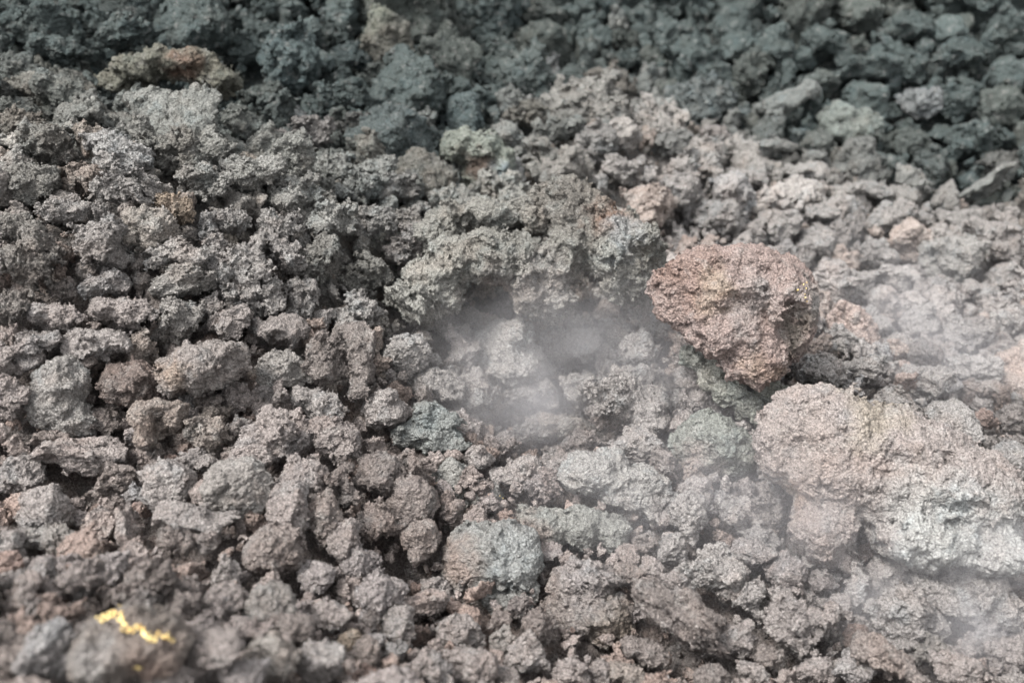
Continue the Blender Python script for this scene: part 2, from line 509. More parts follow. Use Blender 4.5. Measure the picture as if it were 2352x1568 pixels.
def hero(name, u, v, depth, blobs, cuts, cell, unit, cols, label, cat, seed, rough=1.0, stretch=None, smooth=.25, planes=4):
    """blobs in frame units about (u, v): x right, y away, z up; cols: (x, z, radius, albedo)"""
    s = depth / FPX
    V, Q = rock_sdf(blobs, cuts, cell, unit, seed, rough=rough, stretch=stretch, smooth=smooth, planes=planes)
    tint = np.tile(np.array(cols[0]), (len(V), 1))
    wob = samp(V_FBM, (V / (unit * 5)).astype(np.float32)) * unit * .35
    for x, z, rad, cc in cols[1:]:
        d = np.hypot(V[:, 0] - x, V[:, 2] - z) + wob
        k = np.clip(1.35 - d / rad, 0, 1)[:, None]
        tint = tint * (1 - k) + np.array(cc) * k
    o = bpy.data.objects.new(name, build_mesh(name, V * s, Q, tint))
    yaw = math.atan2(-(u - 1176) / FPX, 1) * .6
    B = Matrix.Rotation(yaw, 3, 'Z') @ Matrix((RIGHT, FWD, UP)).transposed()
    c = CAM + ray(u, v) * depth
    o.matrix_world = Matrix.Translation(c) @ B.to_4x4()
    C.objects.link(o)
    o['label'] = label; o['category'] = cat; o['group'] = 'lava ledges' if cat == 'lava ledge' else 'clinker rocks strewn over the lava field'
    for b in blobs:      # footprint for the packing below
        pc = np.array(o.matrix_world @ Vector(np.array(b[:3]) * s))
        HEROBALLS.append((*pc, s * (b[3] + b[4] + b[5]) / 3))
    return o, V, s
HEROBALLS = []
def sulphur(parent, V, s, pts, size, seed):
    """crust of small sulphur lumps on the face of a rock; pts in the rock's frame units"""
    r = np.random.default_rng(seed); Vs = []; Qs = []; n = 0
    for x, z in pts:
        d = np.hypot(V[:, 0] - x, V[:, 2] - z)
        c = np.nonzero(d < size * 1.2)[0]
        if len(c) == 0: c = np.array([d.argmin()])
        p = V[c[V[c, 1].argmin()]]
        gv, gq = GRIT[r.integers(len(GRIT))]
        k = size * r.uniform(.55, 1.15)
        Vs.append((gv * k * r.uniform(.6, 1.3, 3) + p - np.array([0, .3 * size, 0])) * s); Qs.append(gq + n); n += len(gv)
    o = bpy.data.objects.new('sulphur_crust', build_mesh('sulphur_crust', np.concatenate(Vs), np.concatenate(Qs), None, M_SULPHUR))
    o.parent = parent; C.objects.link(o)
    o['label'] = 'bright yellow sulphur crust'; o['kind'] = 'stuff'
    return o

LANDMARKS = []
def mark(u, v, rad, phrase): LANDMARKS.append((u, v, rad, phrase))

# --- the big individual rocks
RED = (.305, .242, .222)
o, V, s = hero('lava_boulder', 1690, 722, 2.48,
    [(-40, 0, 55, 160, 125, 95), (95, 0, 15, 88, 110, 125), (45, -15, -85, 82, 85, 78), (-110, 0, 35, 85, 90, 78), (10, 0, 105, 120, 90, 55), (-15, -15, -25, 105, 100, 80)],
    [(122, -100, -25, 32, 60, 50), (-150, -20, -120, 60, 110, 62)], 3.6, 40,
    [RED, (-120, 90, 90, (.28, .205, .178)), (20, 30, 70, (.32, .275, .258)), (-60, 50, 45, (.34, .265, .215)), (60, -120, 45, (.33, .255, .21)), (165, 40, 50, (.32, .3, .285)), (130, -30, 45, (.15, .13, .115))],  # last tone paints the shade of the hollow into the rock colour
    'large reddish boulder with a dark hollow on its right side, above the steaming pit', 'boulder', 21, rough=.85, planes=1)
sulphur(o, V, s, [(138, 78), (133, 70), (140, 66), (120, 55), (132, 48), (137, 42), (141, 35)], 3.0, 3)
mark(1690, 722, 190, 'the large reddish boulder')

o, V, s = hero('lava_boulder', 2040, 1100, 2.25,
    [(-150, 10, 95, 150, 130, 112), (0, 30, 60, 185, 150, 115), (180, 20, -20, 125, 125, 110), (75, -75, -105, 118, 95, 80),
     (225, -60, -125, 78, 80, 62), (-135, -45, -110, 72, 80, 108), (-228, -5, 55, 75, 88, 108), (-100, -10, -190, 45, 55, 40), (120, 20, 60, 100, 100, 60), (0, -15, 0, 215, 120, 100), (-120, -30, 20, 130, 112, 110), (130, -10, 10, 140, 120, 85)],
    [(-30, -110, -205, 42, 90, 75), (-35, -160, -85, 40, 55, 22), (150, -150, -65, 60, 45, 14)], 4.6, 44,
    [(.325, .29, .275), (-200, 40, 110, (.31, .268, .248)), (-235, -60, 40, (.34, .265, .215)), (90, -100, 130, (.385, .387, .375)), (230, -100, 110, (.385, .387, .378)), (-130, -150, 80, (.29, .255, .24)), (-60, 150, 70, (.34, .3, .255))],
    'huge pale boulder with whitish rounded lobes overhanging the lower right steam', 'boulder', 22, rough=.85, planes=2)
mark(2040, 1100, 270, 'the huge pale boulder')

hero('lava_ledge', 1200, 585, 2.72,
    [(-275, -10, -130, 75, 90, 58), (-205, 0, -70, 68, 80, 72), (-145, 10, -10, 72, 80, 66), (-65, 0, -5, 78, 80, 66), (0, 0, -45, 42, 60, 85),
     (60, 20, -20, 72, 70, 56), (60, 20, -95, 58, 70, 58), (130, 20, 30, 66, 70, 62), (210, 10, 15, 56, 70, 80), (275, 10, 20, 56, 70, 80), (250, 0, -60, 58, 70, 56),
     (100, 60, 140, 85, 70, 42), (110, 50, 92, 140, 70, 48), (-70, 60, 100, 130, 70, 34), (-195, 60, 65, 58, 60, 46), (210, 70, 95, 80, 60, 40)],
    [(-80, -60, -100, 72, 75, 42), (60, -60, 25, 45, 30, 22), (160, -55, -60, 40, 50, 40)], 4.4, 36,
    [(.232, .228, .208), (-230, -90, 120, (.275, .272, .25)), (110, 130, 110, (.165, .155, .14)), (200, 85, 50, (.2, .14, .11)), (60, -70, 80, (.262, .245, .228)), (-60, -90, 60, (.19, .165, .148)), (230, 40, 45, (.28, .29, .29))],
    'jagged grey-green crust ledge arching over the back of the steaming pit', 'lava ledge', 23, rough=1.25)
mark(1200, 585, 250, 'the jagged crust ledge')

hero('lava_boulder', 1131, 1306, 2.16,
    [(20, 0, 25, 98, 95, 85), (-45, 10, 0, 70, 85, 110), (35, -10, -50, 82, 80, 62), (0, 10, -105, 55, 60, 35), (60, 0, 60, 52, 60, 40)], [(40, -85, -38, 80, 25, 7)], 3.4, 32,
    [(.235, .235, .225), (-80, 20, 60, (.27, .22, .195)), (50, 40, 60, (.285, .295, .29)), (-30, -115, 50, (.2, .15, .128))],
    'big grey boulder with a pinkish left rim, in the lower middle', 'boulder', 24, rough=.8)
mark(1131, 1306, 130, 'the big grey boulder in the lower middle')

hero('lava_boulder', 1350, 1375, 2.1,
    [(-10, 20, 40, 78, 70, 55), (0, 0, -30, 108, 80, 55), (50, 0, -60, 60, 60, 45), (-60, 0, -20, 50, 60, 55), (40, 10, 60, 45, 50, 35)], [(-10, -70, 18, 12, 30, 26)], 3.4, 30,
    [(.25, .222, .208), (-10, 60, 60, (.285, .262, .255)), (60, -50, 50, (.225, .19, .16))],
    'pinkish grey boulder with a raised lump on top, right of the big grey one', 'boulder', 25)
mark(1350, 1375, 120, 'the two-tiered pinkish boulder')

hero('lava_boulder', 1318, 1212, 2.27,
    [(-60, 0, 5, 75, 70, 52), (20, 0, 0, 70, 65, 48), (90, 0, -10, 48, 55, 45), (-100, 0, 20, 40, 50, 30)], [], 3.4, 28,
    [(.25, .252, .235), (-100, 0, 40, (.25, .215, .195))],
    'long greenish grey boulder lying under the pale ridge rock', 'boulder', 26)
mark(1318, 1212, 110, 'the long greenish grey boulder')

hero('lava_boulder', 1420, 1130, 2.36,
    [(-60, 0, 40, 85, 75, 50), (30, 0, 10, 95, 75, 55), (110, 0, -40, 60, 65, 48), (-30, 0, 70, 50, 50, 30), (60, 10, -40, 60, 60, 40)], [(-40, -60, -50, 60, 40, 25)], 3.5, 30,
    [(.3, .292, .28), (110, -50, 50, (.27, .245, .235))],
    'pale ridge-shaped rock sloping down to the right below the pit', 'boulder', 27)
mark(1420, 1130, 130, 'the pale ridge-shaped rock')

o, V, s = hero('clinker_rock', 1080, 1118, 2.38,
    [(-45, 0, 15, 50, 50, 48), (-20, -5, -25, 40, 45, 35), (40, 0, -25, 52, 50, 36), (75, 0, -20, 25, 30, 25)], [], 3.4, 26,
    [(.27, .265, .25)], 'pale clinker with yellow sulphur flecks, left of the pale ridge-shaped rock', 'rock', 28)
sulphur(o, V, s, [(-75, 12), (-70, 8), (-66, 13), (-60, 9), (70, -15), (76, -20)], 3.6, 4)

hero('lava_boulder', 1642, 1018, 2.46,
    [(10, 0, 15, 85, 80, 68), (30, -5, -25, 72, 70, 58), (-55, 5, -5, 48, 55, 50), (-20, 0, -50, 60, 55, 35)], [], 3.3, 30,
    [(.21, .22, .2), (-40, -50, 50, (.26, .22, .2))],
    'rounded dark greenish boulder wedged left of the huge pale boulder', 'boulder', 29, rough=.8)
mark(1642, 1018, 105, 'the rounded dark greenish boulder')

hero('lava_boulder', 1668, 888, 2.56,
    [(-70, 20, 75, 36, 50, 45), (-30, 10, 30, 40, 50, 45), (10, 0, -10, 42, 48, 40), (50, 0, -40, 40, 48, 34), (80, 0, -60, 30, 40, 28), (110, 20, -10, 50, 50, 35)], [], 3.8, 28,
    [(.262, .268, .24)], 'narrow pale green ridge of rock propping up the reddish boulder', 'rock ridge', 30, rough=.9)
mark(1668, 888, 80, 'the narrow pale green ridge')

hero('lava_boulder', 985, 985, 2.45,
    [(20, 0, 30, 62, 60, 36), (-10, 0, -15, 78, 62, 34), (40, 0, -35, 55, 55, 28), (-50, 0, 0, 36, 45, 26)], [], 3.6, 28,
    [(.225, .236, .228)], 'bluish green layered clinker at the left lip of the pit', 'rock', 31, stretch=(.55, 1, 1.7))
mark(985, 985, 90, 'the bluish green layered clinker')

o, V, s = hero('lava_boulder', 300, 1470, 1.42,
    [(0, 0, 0, 120, 110, 70), (-60, 0, -30, 90, 90, 70), (70, -10, -40, 80, 80, 60), (10, 0, 35, 75, 70, 32), (-40, 0, 45, 60, 60, 28)], [], 5.0, 44,
    [(.19, .165, .148), (-60, -10, 60, (.23, .215, .205)), (60, -60, 70, (.215, .17, .148))],
    'blurred brown rock streaked with bright yellow sulphur, nearest the camera at lower left', 'rock', 32, rough=.8)
_ln = [(-62, 66), (-48, 74), (-28, 76), (-12, 79), (-6, 66), (2, 50), (14, 44), (30, 43), (44, 38), (50, 30), (62, 20), (80, 19), (94, 12), (99, 2)]
_rs = np.random.default_rng(4); _st = []
for (xa, za), (xb, zb) in zip(_ln[:-1], _ln[1:]):
    for k in range(15):
        t = _rs.random(); w = _rs.normal(0, 3.2, 2)
        _st.append((xa + (xb - xa) * t + w[0], za + (zb - za) * t + w[1]))
_st += [(25 + a, -45 + b) for a, b in _rs.normal(0, 3, (8, 2))]
sulphur(o, V, s, _st, 4.2, 6)
mark(290, 1490, 130, 'the yellow-streaked rock')

hero('lava_boulder', 467, 843, 2.26,
    [(-20, 0, 5, 88, 80, 58), (45, 0, 10, 62, 70, 50), (-60, 0, -10, 48, 60, 48), (20, 0, -35, 66, 60, 32)], [], 3.3, 28,
    [(.262, .236, .222), (-60, -10, 40, (.285, .225, .185))],
    'broad pinkish grey boulder on the left slope, small bluish stone under it', 'boulder', 33)
mark(467, 843, 110, 'the broad pinkish boulder on the left')

hero('lava_boulder', 143, 915, 2.22,
    [(0, 0, 30, 66, 65, 60), (-15, 0, -10, 62, 60, 62), (25, 0, -55, 50, 50, 42), (20, 0, 70, 40, 45, 28)], [], 3.3, 28,
    [(.268, .255, .243)], 'upright grey boulder near the left edge, dark gap at its foot', 'boulder', 34, rough=.85)
mark(143, 915, 95, 'the upright grey boulder at left')

hero('lava_boulder', 294, 884, 2.26,
    [(0, 0, 5, 68, 62, 50), (20, 0, -15, 55, 55, 42), (-25, 0, 15, 45, 50, 36)], [], 3.6, 30,
    [(.175, .142, .128)], 'dark reddish brown boulder between two larger pale ones on the left', 'boulder', 35)

hero('clinker_rock', 370, 972, 2.18,
    [(-40, 0, 15, 30, 40, 42), (-10, 0, 38, 42, 40, 22), (35, 0, 15, 30, 35, 34), (-40, 0, -35, 26, 35, 26), (10, 25, -10, 45, 20, 40)], [(8, -30, -28, 22, 60, 20)], 2.6, 20,
    [(.25, .212, .188)], 'arched clinker with a black hole through it, below the broad boulder', 'rock', 36, rough=.8)
mark(370, 972, 65, 'the arched clinker with a black hole')

hero('lava_boulder', 884, 90, 4.05,
    [(0, 0, 0, 60, 60, 62), (25, 0, -35, 48, 50, 36), (-30, 10, 20, 40, 50, 44), (-20, 0, 55, 30, 40, 26)], [], 4.0, 28,
    [(.105, .105, .092), (-20, 50, 40, (.16, .17, .14))], 'dark pointed boulder at the top, left of centre', 'boulder', 37)
mark(884, 90, 90, 'the dark pointed boulder at the top')

hero('lava_boulder', 1082, 365, 3.5,
    [(-25, 0, 30, 55, 50, 38), (30, 0, 20, 45, 50, 42), (40, 10, -30, 40, 45, 40), (-5, 20, -40, 40, 35, 32), (75, 0, -20, 22, 35, 50)], [(-20, -40, -35, 34, 36, 30)], 3.6, 26,
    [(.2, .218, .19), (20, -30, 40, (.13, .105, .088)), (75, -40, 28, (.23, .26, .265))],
    'greenish overhanging rock with a dark brown hollow, behind the crust ledge', 'boulder', 38)
mark(1082, 365, 90, 'the greenish overhanging rock')

hero('lava_ledge', 385, 165, 3.2,
    [(-75, 0, 0, 60, 60, 36), (-10, 0, 18, 70, 60, 34), (65, 0, 12, 65, 60, 38), (115, 0, -30, 48, 55, 50), (-110, 0, -25, 40, 50, 32)], [(0, -60, -40, 90, 90, 22)], 4.6, 30,
    [(.135, .135, .112), (40, 12, 40, (.17, .12, .092))], 'dark arched overhang above a black gap in the upper left', 'lava ledge', 39, rough=1.2)
mark(385, 165, 130, 'the dark arched overhang')

hero('lava_boulder', 1950, 288, 4.45,
    [(-20, 0, 10, 52, 55, 44), (25, 0, 0, 46, 50, 46), (-10, 0, -25, 50, 50, 26)], [], 4.2, 28,
    [(.175, .195, .18)], 'rounded green-grey boulder low on the dark bank, upper right', 'boulder', 40)
mark(1950, 288, 75, 'the rounded boulder on the dark bank')

hero('clinker_rock', 2262, 912, 2.95,
    [(-15, 0, 20, 38, 40, 22), (25, 0, 10, 30, 36, 30), (-38, 0, -10, 16, 30, 22), (38, 0, -18, 18, 30, 24), (0, 30, -5, 45, 20, 35)], [(-3, -30, -20, 30, 46, 20)], 2.6, 20,
    [(.2, .165, .148), (0, 30, 25, (.27, .245, .23))], 'hollowed brownish clinker with a dark mouth, right edge behind the pale boulder', 'rock', 41)
mark(2262, 912, 60, 'the hollowed clinker at the right edge')

# --- catalogued rocks: u, v, w, h, colour, roll, own label
ROCKS = [
 # lower left
 (457,1188,185,82,'g',8,'grey slab with a black gap under its straight lower edge, lower left'),(624,1265,130,125,'b',0,0),(611,1392,125,105,'s',0,'stone with a grey-green face and rusty top, lower left'),
 (103,1172,125,115,'g',0,0),(117,1245,140,85,'s',0,0),(313,1135,62,58,'n',0,0),(390,1115,125,130,'g',0,0),(547,1122,150,135,'s',0,0),(744,1192,95,140,'b',0,0),(660,1172,100,130,'p',0,0),
 (187,1335,115,95,'p',0,0),(97,1322,66,85,'p',0,0),(250,1305,95,70,'l',0,0),(27,1345,75,65,'g',0,0),(17,1272,80,100,'g',0,0),(333,1358,150,150,'d',0,0),(407,1245,90,75,'b',0,0),(474,1245,60,50,'d',0,0),
 (520,1318,65,95,'g',0,0),(507,1378,100,80,'p',0,0),(727,1328,85,78,'l',0,0),(20,1500,110,160,'b',0,0),(110,1500,120,150,'n',0,0),(480,1500,150,130,'p',0,0),(627,1505,125,115,'t',0,0),(734,1525,115,105,'g',0,0),
 (664,1450,115,85,'d',0,0),(580,1440,100,60,'v',0,0),(170,1050,210,95,'p',10,0),(40,1090,110,90,'g',0,0),(255,1100,110,80,'b',0,0),(790,1250,80,110,'p',0,0),(690,1100,120,110,'p',0,0),(775,1110,90,110,'d',0,0),(440,1060,110,60,'g',0,0),
 (560,1060,120,70,'p',-15,0),(340,1440,90,70,'b',0,0),(420,1400,90,90,'d',0,0),(760,1420,90,85,'p',0,0),(560,1555,110,80,'l',0,0),(390,1555,120,80,'p',0,0),
 # left slope
 (430,922,38,42,'n',0,'small bluish grey stone tucked under the broad pinkish boulder'),(654,847,120,90,'s',0,0),(740,830,120,130,'d',0,0),(233,797,155,90,'g',0,0),(330,805,62,105,'t',12,0),(93,787,95,65,'g',0,0),(410,743,130,115,'s',0,0),
 (287,723,160,78,'p',0,0),(582,680,135,105,'w',0,'pale clinker with a bluish white face on the left slope'),(440,640,175,72,'s',0,0),(420,590,155,80,'w',0,0),(345,528,125,110,'t',20,'tan lumpy rock directly below the ochre stone'),(235,560,140,130,'g',35,0),
 (67,600,140,160,'k',0,0),(143,663,64,50,'b',0,0),(240,650,105,75,'n',0,0),(600,590,185,135,'g',0,0),(734,600,105,120,'k',0,0),(480,927,64,42,'b',0,0),(544,913,80,75,'p',0,0),(494,950,80,44,'t',-15,0),(480,1000,100,95,'t',0,0),
 (634,917,115,95,'p',0,0),(727,935,140,88,'w',10,0),(650,1000,190,135,'p',0,'broad pinkish fused clump on the lower left slope'),(30,920,80,120,'p',0,0),(433,960,52,58,'p',0,0),(547,985,64,64,'g',0,0),(817,835,95,175,'d',0,'tall dark brown clinker at the left brink of the pit'),
 (10,637,60,66,'r',0,0),(22,702,90,78,'k',0,0),(130,730,130,66,'p',0,0),(520,745,120,75,'p',0,0),(640,760,130,80,'p',0,0),(30,820,120,90,'p',0,0),(175,840,90,60,'b',0,0),(240,975,90,90,'b',0,0),(690,690,80,100,'g',0,0),(110,1010,90,50,'b',0,0),
 (770,1010,110,110,'p',0,0),(870,1090,120,110,'d',0,0),(500,690,90,60,'g',0,0),
 # upper left
 (377,265,160,84,'k',-8,'dark block lying under the arched overhang'),(387,345,135,105,'k',0,0),(480,312,58,84,'k',0,0),(697,322,145,95,'v',0,'dusty pink block in the upper left middle'),(243,298,105,46,'v',0,0),(262,352,170,95,'n',35,'slanting ridge rock with a bluish flank, upper left'),
 (290,425,150,105,'g',30,0),(402,482,90,78,'o',25,'bright ochre stone on the upper left slope'),(534,508,84,66,'g',0,0),(684,267,54,38,'n',0,0),(140,220,140,90,'k',20,0),(60,420,140,100,'k',20,0),(470,420,130,90,'s',0,0),(590,400,130,100,'s',0,0),(680,440,120,90,'s',0,0),
 (560,300,90,110,'k',0,0),(100,330,120,90,'k',20,0),(30,270,100,80,'k',20,0),(600,230,110,80,'k',0,0),(780,230,110,80,'f',0,0),(810,295,90,66,'d',0,0),(860,180,80,60,'k',0,0),(300,70,140,70,'f',0,0),
 (130,120,130,70,'f',0,0),(40,160,110,60,'f',0,0),(560,120,120,80,'f',0,0),(680,90,110,90,'f',0,0),(740,150,90,60,'f',0,0),(640,20,120,60,'f',0,0),(460,20,110,50,'f',0,0),(200,20,110,50,'f',0,0),(60,50,110,60,'f',0,0),(150,480,120,70,'g',0,0),(40,520,110,70,'k',0,0),
 (500,590,80,100,'g',0,0),(760,500,120,100,'s',0,0),(640,520,110,80,'g',0,0),(480,520,50,70,'n',0,0),(860,400,120,80,'s',0,0),(760,390,110,90,'s',0,0),
 # top middle
 (1244,30,115,66,'k',0,'dark lintel-like rock over a black gap at the top edge'),(1054,37,80,80,'f',0,0),(934,33,86,50,'f',0,0),(1034,127,108,56,'v',0,0),(1234,85,86,66,'f',0,0),(1364,93,76,76,'f',0,0),(1424,63,54,86,'s',0,0),(1437,137,66,56,'f',0,0),
 (1264,175,46,110,'n',0,'upright bluish rock in the dark gully at top centre'),(1167,240,96,86,'s',0,0),(1217,247,64,66,'w',0,0),(944,290,118,96,'s',0,0),(1180,400,50,74,'n',-20,0),(1000,200,90,70,'f',0,0),(1100,190,90,70,'f',0,0),(1310,190,90,70,'f',0,0),(1290,290,110,70,'f',-20,0),
 (1140,110,100,60,'f',0,0),(1490,190,90,90,'s',0,0),(1400,300,100,60,'f',0,0),(1500,260,100,80,'s',0,0),(1160,310,80,70,'s',0,0),(1240,350,90,70,'s',0,0),(1440,390,110,70,'h',0,0),(900,430,120,80,'g',0,0),(960,500,130,80,'g',0,0),(860,510,100,80,'g',0,0),
 (1540,330,90,60,'f',0,0),(1540,90,80,110,'f',0,0),(1330,30,80,60,'f',0,0),
 # pit and its rim
 (1170,818,200,165,'h',0,'big ash grey rock veiled by steam inside the pit'),(1310,800,130,110,'h',0,0),(1440,905,205,135,'h',0,'broad ash grey rock in the steam beside the rounded dark boulder'),(1290,985,130,70,'t',0,0),(1150,1028,90,58,'v',0,0),(1230,985,105,66,'g',0,0),
 (1345,1015,110,62,'p',0,0),(1460,1020,120,80,'h',0,0),(935,818,110,98,'w',0,0),(1003,882,130,78,'w',15,0),(890,938,112,92,'g',0,0),(825,722,120,110,'w',0,0),(832,640,130,118,'k',0,0),(930,572,118,110,'v',0,'rounded dusty pink clinker left of the crust ledge'),
 (1090,900,110,110,'h',0,0),(1220,900,120,90,'h',0,0),(1340,900,110,80,'h',0,0),(1390,780,110,90,'h',0,0),(1470,800,90,90,'h',0,0),(1500,740,80,90,'h',0,0),(1060,800,80,110,'p',0,0),(1500,960,100,80,'h',0,0),(1400,960,90,60,'p',0,0),(1180,1080,120,70,'g',0,0),
 (1280,1075,90,70,'g',0,0),(1100,1050,70,60,'g',0,0),(940,1080,110,90,'d',0,0),(950,1145,115,115,'d',0,'dark ragged clinker cluster left of the sulphur-flecked clinker'),(880,1190,120,100,'d',0,0),(960,1240,100,90,'b',0,0),(1420,690,90,80,'h',0,0),(1440,640,80,70,'n',0,0),
 # lower middle
 (830,1300,92,98,'l',0,'lilac grey lumpy stone left of the big grey boulder'),(878,1370,116,122,'l',0,'grey stone with a bluish patch beneath the lilac lumpy one'),(1005,1370,82,92,'g',0,0),(915,1440,78,92,'g',0,0),(985,1352,76,42,'r',0,0),(848,1430,52,54,'d',0,0),(862,1472,46,40,'n',0,0),
 (803,1470,56,52,'o',0,'orange stone near the bottom edge, left of middle'),(838,1502,70,76,'b',0,0),(906,1500,60,62,'g',0,0),(990,1530,98,88,'p',0,0),(1080,1535,120,96,'p',0,0),(1210,1500,98,86,'g',0,0),(1312,1545,88,78,'p',0,0),(1378,1545,62,68,'p',0,0),(1442,1552,100,60,'t',0,0),
 (1060,1450,110,84,'g',0,0),(1165,1470,80,62,'s',0,0),(1240,1440,80,90,'d',0,0),(1150,1555,80,60,'g',0,0),(930,1560,70,60,'d',0,0),(1490,1250,72,56,'b',0,0),(1492,1307,66,56,'p',0,0),(1590,1425,110,300,'d',-52,'long dark slab slanting down to the right with a pale tip'),
 (1440,1320,70,60,'b',0,0),(1480,1500,110,70,'d',0,0),(1545,1265,70,80,'w',0,0),
 # lower right
 (1580,1185,86,115,'w',0,0),(1605,1130,86,76,'p',0,0),(1690,1180,92,86,'g',0,0),(1760,1150,82,120,'b',0,0),(1702,1122,56,56,'v',0,0),(1742,1232,88,86,'g',0,0),(1725,1272,98,72,'p',0,0),(1805,1312,96,90,'v',0,'dusty pink pointed clinker under the left foot of the huge pale boulder'),
 (1892,1332,68,54,'v',0,0),(1965,1345,62,110,'h',0,0),(1635,1302,160,98,'w',0,0),(1722,1382,76,92,'g',0,0),(1852,1432,180,138,'p',0,'large rounded pinkish grey rock near the bottom right'),(2062,1412,148,148,'g',0,'large egg-shaped grey rock near the bottom right, at the edge of the steam'),
 (1966,1472,58,74,'r',0,'small brick-red stone between two large rounded rocks, bottom right'),(2045,1522,180,84,'b',28,'long brown slab by the bottom edge at right'),(1958,1532,92,68,'n',0,0),(1870,1532,88,74,'p',0,0),(1836,1486,50,48,'l',0,0),(2192,1540,108,88,'p',0,0),
 (2136,1496,98,82,'k',0,0),(2266,1466,98,68,'p',0,0),(2312,1502,106,96,'p',0,0),(2190,1350,210,130,'h',0,'broad grey rock hidden in thick steam under the pale boulder'),(2128,1402,70,130,'h',-30,0),(1760,1512,70,66,'b',0,0),(1690,1462,96,86,'p',0,0),(1640,1555,90,66,'d',0,0),
 (1790,1380,70,60,'p',0,0),(1730,1545,70,50,'g',0,0),(2310,1400,110,90,'h',0,0),(2330,1300,80,80,'h',0,0),(2250,1555,90,50,'p',0,0),(2330,1560,80,50,'g',0,0),(2335,1190,70,100,'p',0,0),(1680,1360,70,60,'b',0,0),(1560,1340,80,70,'p',0,0),(1930,1400,60,70,'p',0,0),
 # right field
 (2120,742,92,86,'h',0,'round ash grey clinker standing out in the right field'),(2190,600,140,120,'s',0,'clump with an olive green stain in the right field'),(2252,682,92,66,'h',0,0),(2232,772,120,90,'h',0,0),(1985,742,120,80,'h',0,0),(2130,882,118,88,'h',0,0),(1985,852,104,66,'h',-20,0),
 (2240,850,110,70,'h',0,0),(2262,962,70,46,'r',0,0),(2185,985,118,128,'w',0,0),(1890,852,108,88,'h',0,0),(2050,640,110,70,'h',0,0),(1960,660,100,80,'h',0,0),(2010,580,110,70,'h',0,0),(1880,560,100,90,'h',0,0),(1780,520,110,80,'h',0,0),(1640,500,110,80,'h',0,0),
 (1560,440,100,90,'h',0,0),(2320,740,90,80,'h',0,0),(2310,640,90,70,'h',0,0),(2060,920,100,70,'h',0,0),(1920,780,90,70,'h',0,0),(2060,800,90,70,'h',0,0),(1900,480,120,70,'h',0,0),(2080,500,120,70,'h',0,0),(2200,500,110,60,'h',0,0),(2330,960,80,70,'d',0,0),(2320,1060,90,90,'g',0,0),(1710,420,110,60,'h',0,0),(1850,400,110,60,'h',0,0),(2010,440,110,50,'h',0,0),
 # dark bank, upper right
 (2112,240,96,70,'n',0,'bluish stone on the dark bank, upper right'),(2250,435,46,170,'s',52,'long pale plank-like rock leaning at the foot of the dark bank'),(1642,312,66,48,'v',0,0),(1800,235,60,150,'s',60,0),(1762,340,116,56,'s',-10,0),(2240,320,120,90,'f',0,0),(1990,160,140,70,'f',-15,0),
 (2100,330,90,70,'k',0,0),(2200,240,90,80,'f',0,0),(2320,180,90,90,'f',0,0),(2200,120,110,70,'f',0,0),(2080,60,120,70,'f',0,0),(1900,90,110,80,'f',0,0),(1780,110,110,90,'f',0,0),(1680,60,90,90,'f',0,0),(1640,180,90,70,'f',0,0),(1880,190,90,60,'k',0,0),(2310,60,90,80,'f',0,0),(2300,380,100,70,'d',0,0),(1880,330,80,70,'k',0,0),(2040,380,80,50,'f',0,0),
]
for (u, v, w, h, col, roll, text) in ROCKS:
    place(u, v, w, h, col, roll + random.uniform(-8, 8) * (roll == 0), text=text or None)
for u, v, rad, ph in ((402, 482, 50, 'the bright ochre stone'), (697, 322, 70, 'the dusty pink block'), (457, 1188, 90, 'the grey slab over a black gap'), (611, 1392, 60, 'the rusty-topped stone'),
                      (830, 1300, 50, 'the lilac lumpy stone'), (1966, 1472, 40, 'the small brick-red stone'), (2062, 1412, 80, 'the egg-shaped grey rock'), (1852, 1432, 90, 'the rounded pinkish grey rock'),
                      (1590, 1425, 100, 'the long dark slab'), (2190, 600, 70, 'the olive-stained clump'), (2250, 435, 60, 'the plank-like rock'), (2120, 742, 50, 'the round ash grey clinker'), (582, 680, 70, 'the bluish white-faced clinker'),
                      (1170, 818, 100, 'the big rock in the steam'), (1244, 30, 60, 'the dark lintel-like rock'), (262, 352, 80, 'the slanting ridge rock'), (817, 835, 80, 'the tall dark brown clinker'), (1264, 175, 50, 'the upright bluish rock')):
    mark(u, v, rad, ph)

# ------------------------------------------------------------------ packing the rest of the field
cellsz = .25
grid = {}
def gput(x, y, z, r):
    grid.setdefault((int(x // cellsz), int(y // cellsz)), []).append((x, y, z, r))
for b in HEROBALLS: gput(*b)
for T in things: gput(*T[6], T[7] * (.8 if T[2] < 760 else .97))
def free(x, y, z, r, k):
    ci, cj = int(x // cellsz), int(y // cellsz)
    for i in range(ci - 2, ci + 3):
        for j in range(cj - 2, cj + 3):
            for (a, b, c, q) in grid.get((i, j), ()):
                if (a - x) ** 2 + (b - y) ** 2 + (c - z) ** 2 < (k * (q + r)) ** 2: return False
    return True
for p_, r_, d_ in HOLES: gput(*p_, r_ * .85)
fill = []
def scatter(n, rlo, rhi, k, yr=(.55, 6.2)):
    ys = rng.uniform(yr[0], yr[1], n)
    half = .58 * np.hypot(ys, 1.0) + .75
    xs = rng.uniform(-1, 1, n) * half
    zs = height(xs, ys)
    sc = np.clip((np.hypot(ys, 1.1) / 2.4) ** 1.2, .75, 2.4)
    rs = (rlo + (rhi - rlo) * rng.random(n) ** 1.6) * sc
    for x, y, z, r in zip(xs, ys, zs, rs):
        zz = z + r * .3
        if free(x, y, zz, r, k):
            gput(x, y, zz, r); fill.append((x, y, zz, r))
scatter(500, .085, .125, .72)
scatter(3000, .06, .09, .78)
scatter(5000, .04, .06, .80)
scatter(9000, .028, .04, .76)
scatter(12000, .018, .028, .74)
